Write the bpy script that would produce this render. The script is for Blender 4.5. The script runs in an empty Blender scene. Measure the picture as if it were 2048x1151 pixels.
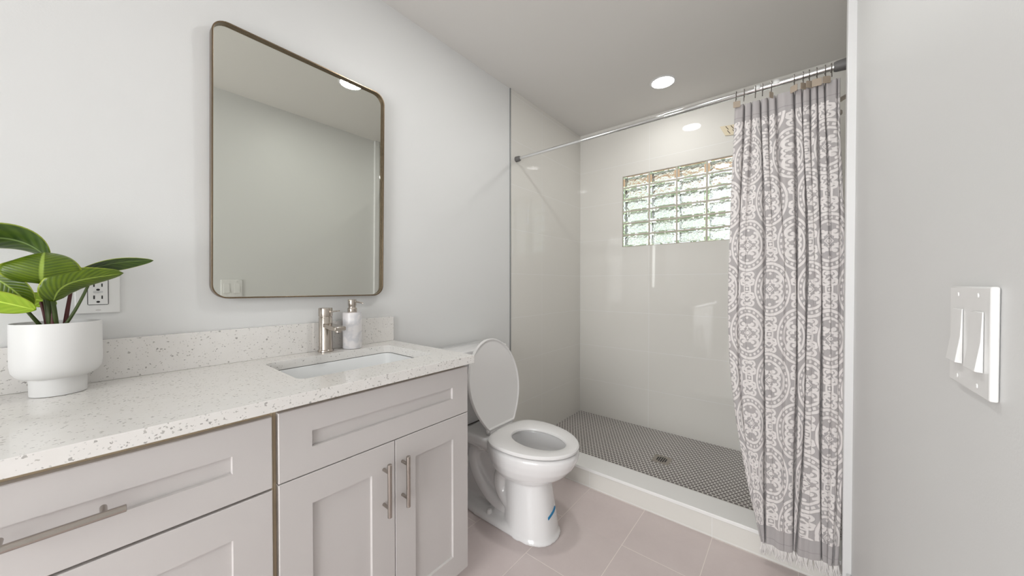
import bpy, bmesh, math, random
from mathutils import Vector, Matrix
random.seed(7)
PI = math.pi
C = bpy.context.scene.collection
scn = bpy.context.scene

# ------------------------------------------------------------------ camera
F_PX = 693.5
cam_d = bpy.data.cameras.new('camera'); cam = bpy.data.objects.new('camera', cam_d); C.objects.link(cam)
cam_d.sensor_fit = 'HORIZONTAL'; cam_d.sensor_width = 36; cam_d.lens = F_PX / 2048 * 36
cam_d.clip_start = 0.02
Fw = Vector((-0.63105059, 0.77565717, -0.01145053)); Rt = Vector((0.77571105, 0.6310881, -0.00042868)); Up = Vector((-0.00689379, 0.00915282, 0.99993435))
cam.matrix_world = Matrix(((Rt.x, Up.x, -Fw.x, 0), (Rt.y, Up.y, -Fw.y, 0), (Rt.z, Up.z, -Fw.z, 1.137), (0, 0, 0, 1)))
scn.camera = cam

# ------------------------------------------------------------------ light and exposure
scn.view_settings.view_transform = 'Standard'; scn.view_settings.look = 'None'
scn.view_settings.gamma = 1; scn.view_settings.use_curve_mapping = False
scn.view_settings.exposure = 0.40
w = bpy.data.worlds.new('sky'); scn.world = w; w.use_nodes = True
wn = w.node_tree.nodes; wl = w.node_tree.links
bgn = wn['Background']; sky = wn.new('ShaderNodeTexSky')
sky.sky_type = 'NISHITA'; sky.sun_disc = False; sky.sun_elevation = math.radians(50); sky.sun_rotation = math.radians(160)
mxs = wn.new('ShaderNodeMix'); mxs.data_type = 'RGBA'; mxs.inputs[0].default_value = 0.75
wl.new(sky.outputs[0], mxs.inputs[6]); mxs.inputs[7].default_value = (2.6, 2.6, 2.6, 1)   # hazy white sky
wl.new(mxs.outputs[2], bgn.inputs[0]); bgn.inputs[1].default_value = 0.5

def area(name, loc, rot, sx, sy, power, col=(1, 1, 1)):
    d = bpy.data.lights.new(name, 'AREA'); d.shape = 'RECTANGLE'; d.size = sx; d.size_y = sy; d.energy = power; d.color = col
    o = bpy.data.objects.new(name, d); C.objects.link(o); o.location = loc; o.rotation_euler = rot
    return o
# daylight that comes through the doorway behind the camera
area('doorway_daylight', (-0.45, -2.3, 1.15), (PI/2, 0, 0), 1.9, 2.2, 82, (0.965, 0.985, 1.0))
sun_d = bpy.data.lights.new('sun', 'SUN'); sun_d.energy = 5.0; sun_d.angle = math.radians(1)
sun = bpy.data.objects.new('sun', sun_d); C.objects.link(sun); sun.rotation_euler = (math.radians(48), 0, math.radians(20))

# ------------------------------------------------------------------ node helpers
class Ex:
    def __init__(s, nt, v): s.nt = nt; s.v = v
    def _m(s, op, *o, clamp=False):
        n = s.nt.nodes.new('ShaderNodeMath'); n.operation = op; n.use_clamp = clamp
        for i, a in enumerate((s,) + o):
            a = a.v if isinstance(a, Ex) else a
            if isinstance(a, (int, float)): n.inputs[i].default_value = a
            else: s.nt.links.new(a, n.inputs[i])
        return Ex(s.nt, n.outputs[0])
    def __add__(s, o): return s._m('ADD', o)
    def __sub__(s, o): return s._m('SUBTRACT', o)
    def __mul__(s, o): return s._m('MULTIPLY', o)
    def __truediv__(s, o): return s._m('DIVIDE', o)
    def abs(s): return s._m('ABSOLUTE')
    def sqrt(s): return s._m('SQRT')
    def floor(s): return s._m('FLOOR')
    def frac(s): return s._m('FRACT')
    def max(s, o): return s._m('MAXIMUM', o)
    def min(s, o): return s._m('MINIMUM', o)
    def lt(s, o): return s._m('LESS_THAN', o)
    def gt(s, o): return s._m('GREATER_THAN', o)
    def atan2(s, o): return s._m('ARCTAN2', o)
    def mod(s, o): return s._m('FLOORED_MODULO', o)
    def sstep(s, a, b):     # smooth step a..b
        n = s.nt.nodes.new('ShaderNodeMapRange'); n.interpolation_type = 'SMOOTHSTEP'
        s.nt.links.new(s.v, n.inputs[0]); n.inputs[1].default_value = a; n.inputs[2].default_value = b
        return Ex(s.nt, n.outputs[0])
def wrap(e, P): return (e + P/2).mod(P) - P/2

def mat(name, col, rough=0.5, metal=0.0, **kw):
    m = bpy.data.materials.new(name); m.use_nodes = True
    b = m.node_tree.nodes['Principled BSDF']
    b.inputs['Base Color'].default_value = (*col, 1); b.inputs['Roughness'].default_value = rough; b.inputs['Metallic'].default_value = metal
    for k, v in kw.items(): b.inputs[k.replace('_', ' ')].default_value = v
    return m
def bsdf(m): return m.node_tree.nodes['Principled BSDF']
def coords(m, which='Object'):
    nt = m.node_tree; t = nt.nodes.new('ShaderNodeTexCoord'); s = nt.nodes.new('ShaderNodeSeparateXYZ')
    nt.links.new(t.outputs[which], s.inputs[0])
    return nt, t.outputs[which], [Ex(nt, s.outputs[i]) for i in range(3)]
def geo(m):
    nt = m.node_tree; t = nt.nodes.new('ShaderNodeNewGeometry'); s = nt.nodes.new('ShaderNodeSeparateXYZ')
    nt.links.new(t.outputs['Position'], s.inputs[0])
    return nt, t.outputs['Position'], [Ex(nt, s.outputs[i]) for i in range(3)]
def mix(nt, fac, a, b):
    n = nt.nodes.new('ShaderNodeMix'); n.data_type = 'RGBA'
    if isinstance(fac, Ex): nt.links.new(fac.v, n.inputs[0])
    else: n.inputs[0].default_value = fac
    for i, c in ((6, a), (7, b)):
        if isinstance(c, tuple): n.inputs[i].default_value = (*c, 1)
        else: nt.links.new(c, n.inputs[i])
    return n.outputs[2]
def noise(nt, vec, scale, detail=2, rough=0.5):
    n = nt.nodes.new('ShaderNodeTexNoise'); n.inputs['Scale'].default_value = scale; n.inputs['Detail'].default_value = detail
    n.inputs['Roughness'].default_value = rough
    if vec is not None: nt.links.new(vec, n.inputs['Vector'])
    return Ex(nt, n.outputs[0])
def bump(m, h, dist, strength=1.0):
    nt = m.node_tree; b = nt.nodes.new('ShaderNodeBump'); b.inputs['Distance'].default_value = dist; b.inputs['Strength'].default_value = strength
    nt.links.new(h.v if isinstance(h, Ex) else h, b.inputs['Height']); nt.links.new(b.outputs[0], bsdf(m).inputs['Normal'])
def setcol(m, s): m.node_tree.links.new(s, bsdf(m).inputs['Base Color'])

# ------------------------------------------------------------------ materials
M = {}
def wallmat(name, col, rough):
    m = mat(name, col, rough); nt, p, _ = geo(m)
    bump(m, noise(nt, p, 260, 2), 0.0004, 0.35)
    return m
M['paint'] = wallmat('wall paint', (0.735, 0.735, 0.725), 0.45)
M['ceiling'] = wallmat('ceiling paint', (0.74, 0.72, 0.69), 0.7)
M['trimwhite'] = mat('white trim paint', (0.76, 0.755, 0.75), 0.35)
def wall_tile(name, horiz, off):
    m = mat(name, (0.74, 0.72, 0.67), 0.03); nt, p, (x, y, z) = geo(m)
    h = (x if horiz == 'x' else y)
    a = wrap(z - 0.307, 0.30).abs(); b = wrap(h - off, 0.60).abs()
    g = a.min(b).sstep(0.0008, 0.0018)
    setcol(m, mix(nt, g, (0.82, 0.81, 0.79), (0.74, 0.72, 0.675)))
    n1 = noise(nt, p, 1.7, 1)
    bump(m, g * 0.0006 + n1 * 0.0005, 1.0, 0.35)
    return m
M['tile_back'] = wall_tile('polished wall tile back', 'x', -0.879)
M['tile_side'] = wall_tile('polished wall tile side', 'y', 2.172)
# floor tile: 0.30 x 0.60 running along the room, half bond
m = M['floor'] = mat('taupe floor tile', (0.4, 0.34, 0.3), 0.38); nt, p, (x, y, z) = geo(m)
ux = (x + 0.873) / 0.298; row = ux.floor()
par = row.mod(2.0)
yy = y - 1.165 + par * 0.298
dx = (wrap(ux, 1.0).abs()) * 0.298; dy = wrap(yy, 0.596).abs()
g = dx.min(dy).sstep(0.0011, 0.0019)
tid = nt.nodes.new('ShaderNodeTexWhiteNoise'); tid.noise_dimensions = '2D'
cmb = nt.nodes.new('ShaderNodeCombineXYZ'); nt.links.new(row.v, cmb.inputs[0]); nt.links.new(((yy + 0.298) / 0.596).floor().v, cmb.inputs[1])
nt.links.new(cmb.outputs[0], tid.inputs['Vector'])
n1 = noise(nt, p, 6, 5, 0.6); n2 = noise(nt, p, 60, 3, 0.6)
base = mix(nt, (n1 * 0.9 + n2 * 0.3 - 0.1), (0.60, 0.51, 0.495), (0.72, 0.63, 0.61))
base = mix(nt, Ex(nt, tid.outputs[0]) * 0.25, base, (0.58, 0.52, 0.50))
setcol(m, mix(nt, g, (0.84, 0.76, 0.71), base))
bump(m, g * 0.001 + n2 * 0.0004, 1.0, 0.5)
# shower mosaic: staggered small dark pebbles of tile in pale grout
m = M['mosaic'] = mat('dark round mosaic', (0.1, 0.1, 0.1), 0.35); nt, p, (x, y, z) = geo(m)
PX, PY = 0.0235, 0.0407
d1 = ((wrap(x, PX))*(wrap(x, PX)) + (wrap(y, PY))*(wrap(y, PY))).sqrt()
x2 = wrap(x + PX/2, PX); y2 = wrap(y + PY/2, PY)
d2 = (x2*x2 + y2*y2).sqrt()
d = d1.min(d2); msk = d.sstep(0.0089, 0.0101)
n1 = noise(nt, p, 5, 2)
tc = mix(nt, n1, (0.15, 0.13, 0.125), (0.24, 0.215, 0.205))
setcol(m, mix(nt, msk, tc, (0.76, 0.73, 0.70)))
bump(m, (msk * -1.0), 0.0008, 0.6)
# quartz
def quartz(name, k):
    m = mat(name, (0.75, 0.73, 0.70), 0.10); nt, p, _ = geo(m)
    def fleck(scale, thr, prob):
        v = nt.nodes.new('ShaderNodeTexVoronoi'); v.inputs['Scale'].default_value = scale
        n = nt.nodes.new('ShaderNodeTexNoise'); n.inputs['Scale'].default_value = scale*1.5; nt.links.new(p, n.inputs['Vector'])
        mx = nt.nodes.new('ShaderNodeMix'); mx.data_type = 'VECTOR'; mx.inputs[0].default_value = 0.010 * 110 / scale
        nt.links.new(p, mx.inputs[4]); nt.links.new(n.outputs[1], mx.inputs[5]); nt.links.new(mx.outputs[1], v.inputs['Vector'])
        s = nt.nodes.new('ShaderNodeSeparateColor'); nt.links.new(v.outputs['Color'], s.inputs[0])
        dist = Ex(nt, v.outputs['Distance'])
        sel = Ex(nt, s.outputs[0]).lt(prob)
        return sel * (Ex(nt, s.outputs[1]) * thr * 0.7 + thr * 0.5 - dist).sstep(0, 0.05), Ex(nt, s.outputs[2])
    f1, r1 = fleck(140, 0.36, 0.32); f2, r2 = fleck(200, 0.33, 0.24)
    n1 = noise(nt, p, 30, 3)
    base = mix(nt, n1, (0.76, 0.735, 0.70), (0.82, 0.80, 0.775))
    c1 = mix(nt, r1, (0.10, 0.09, 0.08), (0.38, 0.36, 0.32))
    c2 = mix(nt, r2, (0.34, 0.31, 0.28), (0.50, 0.50, 0.48))
    setcol(m, mix(nt, f1 * 0.62, mix(nt, f2 * 0.5, base, c2), c1))
    return m
M['quartz'] = quartz('white quartz with flecks', 1)
M['cab'] = mat('cabinet paint', (0.575, 0.545, 0.53), 0.32)
M['frame_raw'] = mat('tan cabinet face frame', (0.62, 0.50, 0.34), 0.6)
M['kick'] = mat('toe kick', (0.4, 0.37, 0.33), 0.6)
M['ceramic'] = mat('white ceramic', (0.80, 0.79, 0.785), 0.06, Coat_Weight=0.5, Coat_Roughness=0.03)
M['plastic'] = mat('white seat plastic', (0.78, 0.765, 0.755), 0.22)
M['matte_ceramic'] = mat('matte white glaze', (0.78, 0.775, 0.765), 0.45)
def brushed(name, col, rough):
    m = mat(name, col, rough, 1.0); nt, p, (x, y, z) = geo(m)
    c = nt.nodes.new('ShaderNodeCombineXYZ')
    nt.links.new((x*900).v, c.inputs[0]); nt.links.new((y*900).v, c.inputs[1]); nt.links.new((z*30).v, c.inputs[2])
    n = noise(nt, c.outputs[0], 1.0, 2)
    nt.links.new((n * 0.05 + rough - 0.025).v, bsdf(m).inputs['Roughness'])
    return m
M['nickel'] = brushed('brushed nickel', (0.50, 0.45, 0.40), 0.22)
M['steel'] = brushed('brushed steel', (0.42, 0.385, 0.35), 0.20)
M['chrome'] = mat('chrome', (0.80, 0.80, 0.80), 0.12, 1.0)
M['rodend'] = mat('grey rubber end', (0.13, 0.125, 0.12), 0.5)
M['mirror'] = mat('mirror glass', (0.70, 0.71, 0.655), 0.01, 1.0)
M['mirframe'] = brushed('antique bronze metal', (0.22, 0.165, 0.11), 0.28)
M['edgemetal'] = mat('grey edge trim', (0.30, 0.31, 0.31), 0.4, 0.6)
M['dark'] = mat('dark slot', (0.02, 0.02, 0.02), 0.6)
M['soil'] = mat('dark soil', (0.035, 0.025, 0.02), 0.9)
M['sinkwhite'] = mat('sink porcelain', (0.80, 0.81, 0.81), 0.08)
M['bluetape'] = mat('blue tape', (0.01, 0.20, 0.42), 0.5)
M['tag'] = mat('taupe hook plate', (0.40, 0.33, 0.26), 0.4, 0.2)
M['hook'] = mat('dark nickel wire', (0.22, 0.20, 0.18), 0.3, 1.0)
M['label'] = mat('white paper sticker', (0.78, 0.78, 0.76), 0.5)
M['switch'] = mat('switch plastic', (0.80, 0.795, 0.78), 0.28)
M['bulb'] = mat('lamp lens', (1, 1, 1), 0.4); bsdf(M['bulb']).inputs['Emission Color'].default_value = (1, 0.99, 0.97, 1); bsdf(M['bulb']).inputs['Emission Strength'].default_value = 9.0
M['mortar'] = mat('window mortar', (0.50, 0.46, 0.39), 0.6)
M['cream_patch'] = mat('cream slatted patch', (0.72, 0.63, 0.46), 0.5)
# marble for the dispenser
m = M['marble'] = mat('white marble', (0.8, 0.79, 0.79), 0.3); nt, p, _ = geo(m)
n1 = noise(nt, p, 13, 4, 0.55)
setcol(m, mix(nt, (n1 - 0.5).abs().sstep(0.0, 0.10), (0.68, 0.67, 0.69), (0.83, 0.80, 0.80)))
# glass block
m = M['glass'] = mat('wavy glass block', (1.0, 1.0, 1.0), 0.015, 0.0, Transmission_Weight=1.0, IOR=1.45)
m = M['glasswave'] = mat('wavy inner glass face', (1.0, 1.0, 1.0), 0.015, 0.0, Transmission_Weight=1.0, IOR=1.45); nt, p, _ = geo(m)
n1 = noise(nt, p, 48, 2, 0.5)
bump(m, n1, 0.02, 0.6)
M['concrete'] = mat('sunlit paving', (0.75, 0.72, 0.66), 0.9)
M['soffit'] = mat('tan wood soffit', (0.72, 0.48, 0.32), 0.8)
# leaves
def leafmat(name, dark, light, stripes):
    m = mat(name, dark, 0.32, Transmission_Weight=0.0); nt = m.node_tree
    uv = nt.nodes.new('ShaderNodeUVMap'); s = nt.nodes.new('ShaderNodeSeparateXYZ'); nt.links.new(uv.outputs[0], s.inputs[0])
    u = Ex(nt, s.outputs[0]); v = Ex(nt, s.outputs[1]) - 0.5
    ve = ((u*1.0 - v.abs()*0.5) * stripes).frac()
    st = (ve - 0.5).abs().sstep(0.05, 0.42)
    rib = v.abs().sstep(0.012, 0.04)
    t = nt.nodes.new('ShaderNodeTexCoord'); n1 = noise(nt, t.outputs['Object'], 30, 3)
    c = mix(nt, (st*0.30 + n1*0.9 - 0.15), dark, light)
    c = mix(nt, rib, tuple(min(1, k*1.5 + 0.06) for k in light), c)
    edge = v.abs().sstep(0.455, 0.49)
    c = mix(nt, edge * 0.8, c, (0.42, 0.50, 0.05))
    setcol(m, c)
    bump(m, st * 0.5 + rib * 0.7, 0.0012, 0.6)
    return m
M['leaf'] = leafmat('mid green leaf', (0.022, 0.060, 0.002), (0.17, 0.25, 0.004), 13)
M['leaf_dark'] = leafmat('dark striped leaf', (0.014, 0.045, 0.006), (0.10, 0.17, 0.02), 8)
M['leaf_lime'] = leafmat('lime leaf', (0.30, 0.50, 0.03), (0.45, 0.62, 0.05), 7)
M['stem'] = mat('dark green stem', (0.06, 0.09, 0.02), 0.5)
M['stem_red'] = mat('dark red stem', (0.10, 0.02, 0.02), 0.5)
M['bushleaf'] = mat('garden leaf', (0.42, 0.50, 0.34), 0.6)

# ---- curtain fabric: staggered rows of beaded ovals filled with scrolls
def curtain_mat():
    m = mat('grey jacquard curtain', (0.4, 0.38, 0.38), 0.85); nt = m.node_tree
    uvn = nt.nodes.new('ShaderNodeUVMap'); sp = nt.nodes.new('ShaderNodeSeparateXYZ'); nt.links.new(uvn.outputs[0], sp.inputs[0])
    U = Ex(nt, sp.outputs[0]); V = Ex(nt, sp.outputs[1])
    nz = nt.nodes.new('ShaderNodeTexNoise'); nz.inputs['Scale'].default_value = 40; nt.links.new(uvn.outputs[0], nz.inputs['Vector'])
    wob = (Ex(nt, nz.outputs[0]) - 0.5) * 0.005
    U0, V0 = U, V
    U = U + wob; V = V + wob
    P, Q = 0.20, 0.372
    def band(e, c, wd, s=0.0009):    # 1 where |e-c|<wd
        return ((e - c).abs() * -1.0 + wd).sstep(-s, s)
    def disc(x, y, cx, cy, r):
        a = x - cx; b = y - cy
        return (((a*a + b*b).sqrt()) * -1.0 + r).sstep(-0.0009, 0.0009)
    def dist(x, y, cx, cy):
        a = x - cx; b = y - cy
        return (a*a + b*b).sqrt()
    def scroll(x, y, cx, cy, r, wd, cut):   # open ring with a blob inside
        dd = dist(x, y, cx, cy)
        op = (y - (cy + cut)).gt(0.0) if cut > 0 else (y - (cy + cut)).lt(0.0)
        op = op * (x - cx).lt(0.0)
        return (band(dd, r, wd) * (op * -1.0 + 1.0)).max(disc(x, y, cx - r*0.25, cy, r*0.50))
    def oval(du, dv):
        x = wrap(U + du, P); y = wrap(V + dv, Q)
        a, b = 0.070, 0.106
        sx = x / a; sy = y / b
        r = (sx*sx + sy*sy).sqrt()
        L = band(r, 1.0, 0.052, 0.015).max(band(r, 0.73, 0.048, 0.015))
        th = sy.atan2(sx)
        bead = band((th * (24 / (2*PI))).frac(), 0.5, 0.27, 0.05) * band(r, 0.868, 0.050, 0.015)
        L = L.max(bead)
        ax = x.abs(); ay = y.abs()
        inn = r.lt(0.72)
        s = scroll(ax, ay, 0.021, 0.037, 0.0150, 0.0050, 0.002)
        s = s.max(scroll(ax, ay, 0.029, 0.0115, 0.0100, 0.0040, -0.002))
        s = s.max(disc(ax, ay, 0.0, 0.0, 0.0075)).max(disc(ax, ay, 0.0, 0.064, 0.0055))
        s = s.max(disc(ax, ay, 0.0, 0.022, 0.0045))
        dm = (ax * 1.2 + ay)
        s = s.max(band(dm, 0.016, 0.0026))
        L = L.max(s * inn)
        return L, r
    LA, rA = oval(0.0, 0.0); LB, rB = oval(P/2, Q/2)
    out = rA.min(rB).gt(1.08)
    def fill(du, dv):
        x = wrap(U + du, P).abs(); y = wrap(V + dv, Q).abs()
        s = scroll(x, y, 0.0135, 0.030, 0.0120, 0.0046, 0.002)
        s = s.max(disc(x, y, 0.0, 0.0, 0.0055)).max(band((x.max(y)), 0.0115, 0.0032))
        s = s.max(scroll(x, y, 0.012, 0.060, 0.0105, 0.0044, -0.002))
        s = s.max(disc(x, y, 0.0, 0.046, 0.0045)).max(disc(x, y, 0.0, 0.078, 0.006))
        s = s.max(disc(x, y, 0.036, 0.012, 0.0075)).max(band(x * 0.8 + y, 0.046, 0.0036) * x.lt(0.03))
        return s
    Fo = fill(P/2, 0.0).max(fill(0.0, Q/2)) * out
    L = LA.max(LB).max(Fo)
    # plain woven bands at the head and the hem
    body = V0.gt(0.165) * V0.lt(1.855)
    L = L * body
    hemline = band(V0, 1.872, 0.0012).max(band(V0, 0.118, 0.0010))
    c = nt.nodes.new('ShaderNodeTexNoise'); c.inputs['Scale'].default_value = 700; nt.links.new(uvn.outputs[0], c.inputs['Vector'])
    c2 = nt.nodes.new('ShaderNodeTexNoise'); c2.inputs['Scale'].default_value = 9; nt.links.new(uvn.outputs[0], c2.inputs['Vector'])
    dk = mix(nt, Ex(nt, c2.outputs[0]), (0.36, 0.345, 0.35), (0.42, 0.375, 0.365))
    dk = mix(nt, Ex(nt, c.outputs[0]) * 0.5, dk, (0.48, 0.46, 0.455))
    col = mix(nt, L, dk, (0.74, 0.70, 0.68))
    col = mix(nt, hemline * 0.5, col, (0.2, 0.18, 0.18))
    setcol(m, col)
    bump(m, L + Ex(nt, c.outputs[0]) * 0.25, 0.0016, 0.7)
    bsdf(m).inputs['Sheen Weight'].default_value = 0.15
    return m
M['curtain'] = curtain_mat()
M['fringe'] = mat('white cotton fringe', (0.74, 0.71, 0.69), 0.9)

# ------------------------------------------------------------------ mesh helpers
def new_bm(): return bmesh.new()
def box(bm, x0, x1, y0, y1, z0, z1):
    v = [bm.verts.new(p) for p in ((x0,y0,z0),(x1,y0,z0),(x1,y1,z0),(x0,y1,z0),(x0,y0,z1),(x1,y0,z1),(x1,y1,z1),(x0,y1,z1))]
    fs = [bm.faces.new([v[i] for i in f]) for f in ((0,3,2,1),(4,5,6,7),(0,1,5,4),(1,2,6,5),(2,3,7,6),(3,0,4,7))]
    return fs
def loft(bm, rings, closed=True, cap0=True, cap1=True):
    vs = [[bm.verts.new(p) for p in r] for r in rings]
    n = len(vs[0])
    for a, b in zip(vs, vs[1:]):
        for i in range(n if closed else n-1):
            j = (i+1) % n
            bm.faces.new((a[i], a[j], b[j], b[i]))
    if cap0: bm.faces.new(list(reversed(vs[0])))
    if cap1: bm.faces.new(vs[-1])
    return vs
def lathe(bm, prof, cx=0, cy=0, n=48, cap0=True, cap1=True):
    return loft(bm, [[(cx + r*math.cos(2*PI*i/n), cy + r*math.sin(2*PI*i/n), z) for i in range(n)] for r, z in prof], True, cap0, cap1)
def tube(bm, pts, rad, n=12, caps=True):
    pts = [Vector(p) for p in pts]
    rr = rad if isinstance(rad, (list, tuple)) else [rad]*len(pts)
    t0 = (pts[1]-pts[0]).normalized()
    up = Vector((0,0,1)) if abs(t0.z) < 0.9 else Vector((1,0,0))
    nrm = t0.cross(up).normalized(); rings = []
    for i, p in enumerate(pts):
        t = (pts[min(i+1, len(pts)-1)] - pts[max(i-1, 0)]).normalized()
        nrm = (nrm - t*nrm.dot(t)).normalized(); bn = t.cross(nrm)
        rings.append([p + (nrm*math.cos(2*PI*k/n) + bn*math.sin(2*PI*k/n))*rr[i] for k in range(n)])
    loft(bm, rings, True, caps, caps)
def bez(p, n=16):
    p = [Vector(q) for q in p]; out = []
    for i in range(n+1):
        t = i/n; q = list(p)
        while len(q) > 1: q = [a.lerp(b, t) for a, b in zip(q, q[1:])]
        out.append(q[0])
    return out
def obj(name, bm, material, parent=None, bevel=0.0, smooth=True, seg=3, loc=None, fix=True):
    if fix: bmesh.ops.recalc_face_normals(bm, faces=bm.faces[:])
    me = bpy.data.meshes.new(name); bm.to_mesh(me); bm.free()
    o = bpy.data.objects.new(name, me); C.objects.link(o)
    mats = material if isinstance(material, list) else [material]
    for mm in mats: me.materials.append(mm)
    if smooth:
        for p in me.polygons: p.use_smooth = True
        try: me.set_sharp_from_angle(angle=math.radians(38))
        except Exception: pass
    if bevel:
        b = o.modifiers.new('bevel', 'BEVEL'); b.width = bevel; b.segments = seg; b.limit_method = 'ANGLE'; b.angle_limit = math.radians(40)
        b.harden_normals = False
    if parent: setpar(o, parent)
    return o
def setpar(o, parent):
    o.parent = parent; o.matrix_parent_inverse = world_of(parent).inverted()
def world_of(o):
    m = o.matrix_basis.copy()
    if o.parent: m = world_of(o.parent) @ o.matrix_parent_inverse @ m
    return m
def thing(name, label, cat, loc=(0,0,0), group=None):
    o = bpy.data.objects.new(name, None); C.objects.link(o); o.location = loc; o.empty_display_size = 0.05
    return tag(o, label, cat, group)
def tag(o, label, cat, group=None):
    o['label'] = label; o['category'] = cat
    if group: o['group'] = group
    return o
def struct(name, bm, material, bevel=0.0, smooth=False, parent=None):
    o = obj(name, bm, material, parent, bevel, smooth)
    if not parent: o['kind'] = 'structure'
    return o
def simple_box(name, b, material, parent=None, bevel=0.0):
    bm = new_bm(); box(bm, *b); return obj(name, bm, material, parent, bevel, bool(bevel))
def sbox(name, b, material, bevel=0.0, parent=None):
    bm = new_bm(); box(bm, *b); return struct(name, bm, material, bevel, bool(bevel), parent)

# ------------------------------------------------------------------ room
H = 2.44; XL = -1.479; XR = 0.165; YB = 2.7726; YN = -1.30; YT = 1.80; XA = 0.26
sbox('floor', (XL-0.1, XR+0.1, YN-0.1, 1.77, -0.1, 0.0), M['floor'])
sbox('floor_shower', (XL-0.1, XA+0.1, 1.77, YB+0.1, -0.1, 0.010), M['mosaic'])
bm = new_bm(); box(bm, XL-0.1, XA+0.15, YN-0.1, YB+0.1, H, H+0.1)
struct('ceiling', bm, M['ceiling'])
sbox('wall_left', (XL-0.1, XL, YN-0.1, YT, 0, H), M['paint'])
sbox('wall_shower_left', (XL-0.1, XL+0.004, YT, YB+0.1, 0, H), M['tile_side'])
sbox('wall_right', (XR, XR+0.1, YN-0.1, 1.76, 0, H), M['paint'])
sbox('wall_shower_right', (XA, XA+0.1, 1.76, YB+0.1, 0, H), M['tile_side'])
sbox('trim_1', (0.142, XA+0.1, 1.715, 1.7598, 0, H), M['trimwhite'], 0.003)
sbox('trim_2', (XL, XL+0.006, YT-0.0065, YT, 0.0, H), M['edgemetal'])
# back wall with window opening
WX0, WX1, WZ0, WZ1 = -1.093, -0.083, 1.437, 2.010
bm = new_bm()
box(bm, XL-0.1, WX0, YB, YB+0.1, 0, H); box(bm, WX1, XA+0.1, YB, YB+0.1, 0, H)
box(bm, WX0, WX1, YB, YB+0.1, 0, WZ0); box(bm, WX0, WX1, YB, YB+0.1, WZ1, H)
struct('wall_shower_back', bm, M['tile_back'])
# wall behind the camera with the doorway
bm = new_bm()
box(bm, XL-0.1, -0.86, YN-0.1, YN, 0, H); box(bm, 0.09, XR+0.1, YN-0.1, YN, 0, H); box(bm, -0.86, 0.09, YN-0.1, YN, 2.10, H)
struct('wall_entry', bm, M['paint'])
bm = new_bm()
box(bm, -0.94, -0.86, YN-0.01, YN+0.015, 0, 2.18); box(bm, 0.09, 0.15, YN-0.01, YN+0.015, 0, 2.18); box(bm, -0.86, 0.09, YN-0.01, YN+0.015, 2.10, 2.18)
struct('door_1', bm, M['trimwhite'])
bm = new_bm()
box(bm, -1.6, -1.5, -2.9, YN-0.101, 0, 2.44); box(bm, 0.6, 0.7, -2.9, YN-0.101, 0, 2.44); box(bm, -1.6, 0.7, -3.0, -2.9, 0, 2.44); box(bm, -1.6, 0.7, -3.0, YN-0.101, 2.44, 2.5)  # closed unseen box, added behind the doorway to keep the sun out
struct('wall_sun_screen', bm, M['paint'])
sbox('floor_sun_screen', (-1.6, 0.7, -3.0, YN-0.101, -0.1, 0.0), M['floor'])  # floor of the added box behind the doorway
sbox('baseboard_right', (XR-0.013, XR, YN, 1.7145, 0, 0.10), M['trimwhite'], 0.003)
sbox('baseboard_left', (XL, XL+0.013, 0.915, YT-0.05, 0, 0.10), M['trimwhite'], 0.003)

# curb
curb = thing('shower_curb', 'white tiled shower curb with pale slab top between toilet and curtain', 'curb', (-0.6, 1.83, 0))
simple_box('curb_base', (XL+0.0045, XA-0.0005, 1.766, 1.8985, 0.0, 0.092), M['tile_back'], curb)
simple_box('curb_top', (XL+0.0045, XA-0.0005, 1.760, 1.9025, 0.092, 0.1085), mat('pale curb slab', (0.86, 0.85, 0.83), 0.3), curb, 0.002)

# ---- glass block window
bm = new_bm()
xs = [WX0 + 0.0, -0.881, -0.681, -0.483, -0.283, WX1]
zs = [WZ0 + (WZ1-WZ0)*i/6 for i in range(7)]
t = 0.0055
for x in xs[1:-1]: box(bm, x-t, x+t, YB+0.003, YB+0.085, WZ0, WZ1)
for z in zs[1:-1]:
    for a, b in zip(xs, xs[1:]):
        box(bm, a+(t if a != xs[0] else 0), b-(t if b != xs[-1] else 0), YB+0.003, YB+0.085, z-t, z+t)
for (a, b, c, d) in ((WX0, WX0+0.004, WZ0, WZ1), (WX1-0.004, WX1, WZ0, WZ1)): box(bm, a, b, YB+0.002, YB+0.09, c, d)
for (c, d) in ((WZ0, WZ0+0.004), (WZ1-0.004, WZ1)): box(bm, WX0+0.004, WX1-0.004, YB+0.002, YB+0.09, c, d)
win = struct('window_1', bm, M['mortar'])
bm = new_bm()
uvl = None
for a, b in zip(xs, xs[1:]):
    for c, d in zip(zs, zs[1:]):
        g = t + 0.0006; y0, y1 = YB+0.006, YB+0.086
        for f in box(bm, a+g, b-g, y0, y1, c+g, d-g): f.material_index = 0
        fs = box(bm, a+g+0.012, b-g-0.012, y0+0.010, y1-0.010, c+g+0.009, d-g-0.009)
        bmesh.ops.reverse_faces(bm, faces=fs)
        for f in fs: f.material_index = 1 if abs(f.normal.y) > 0.5 or True else 0
        for i, f in enumerate(fs): f.material_index = 1 if i in (2, 4) else 0
gl = obj('glass_panes', bm, [M['glass'], M['glasswave']], win, smooth=False, fix=False)

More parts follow.
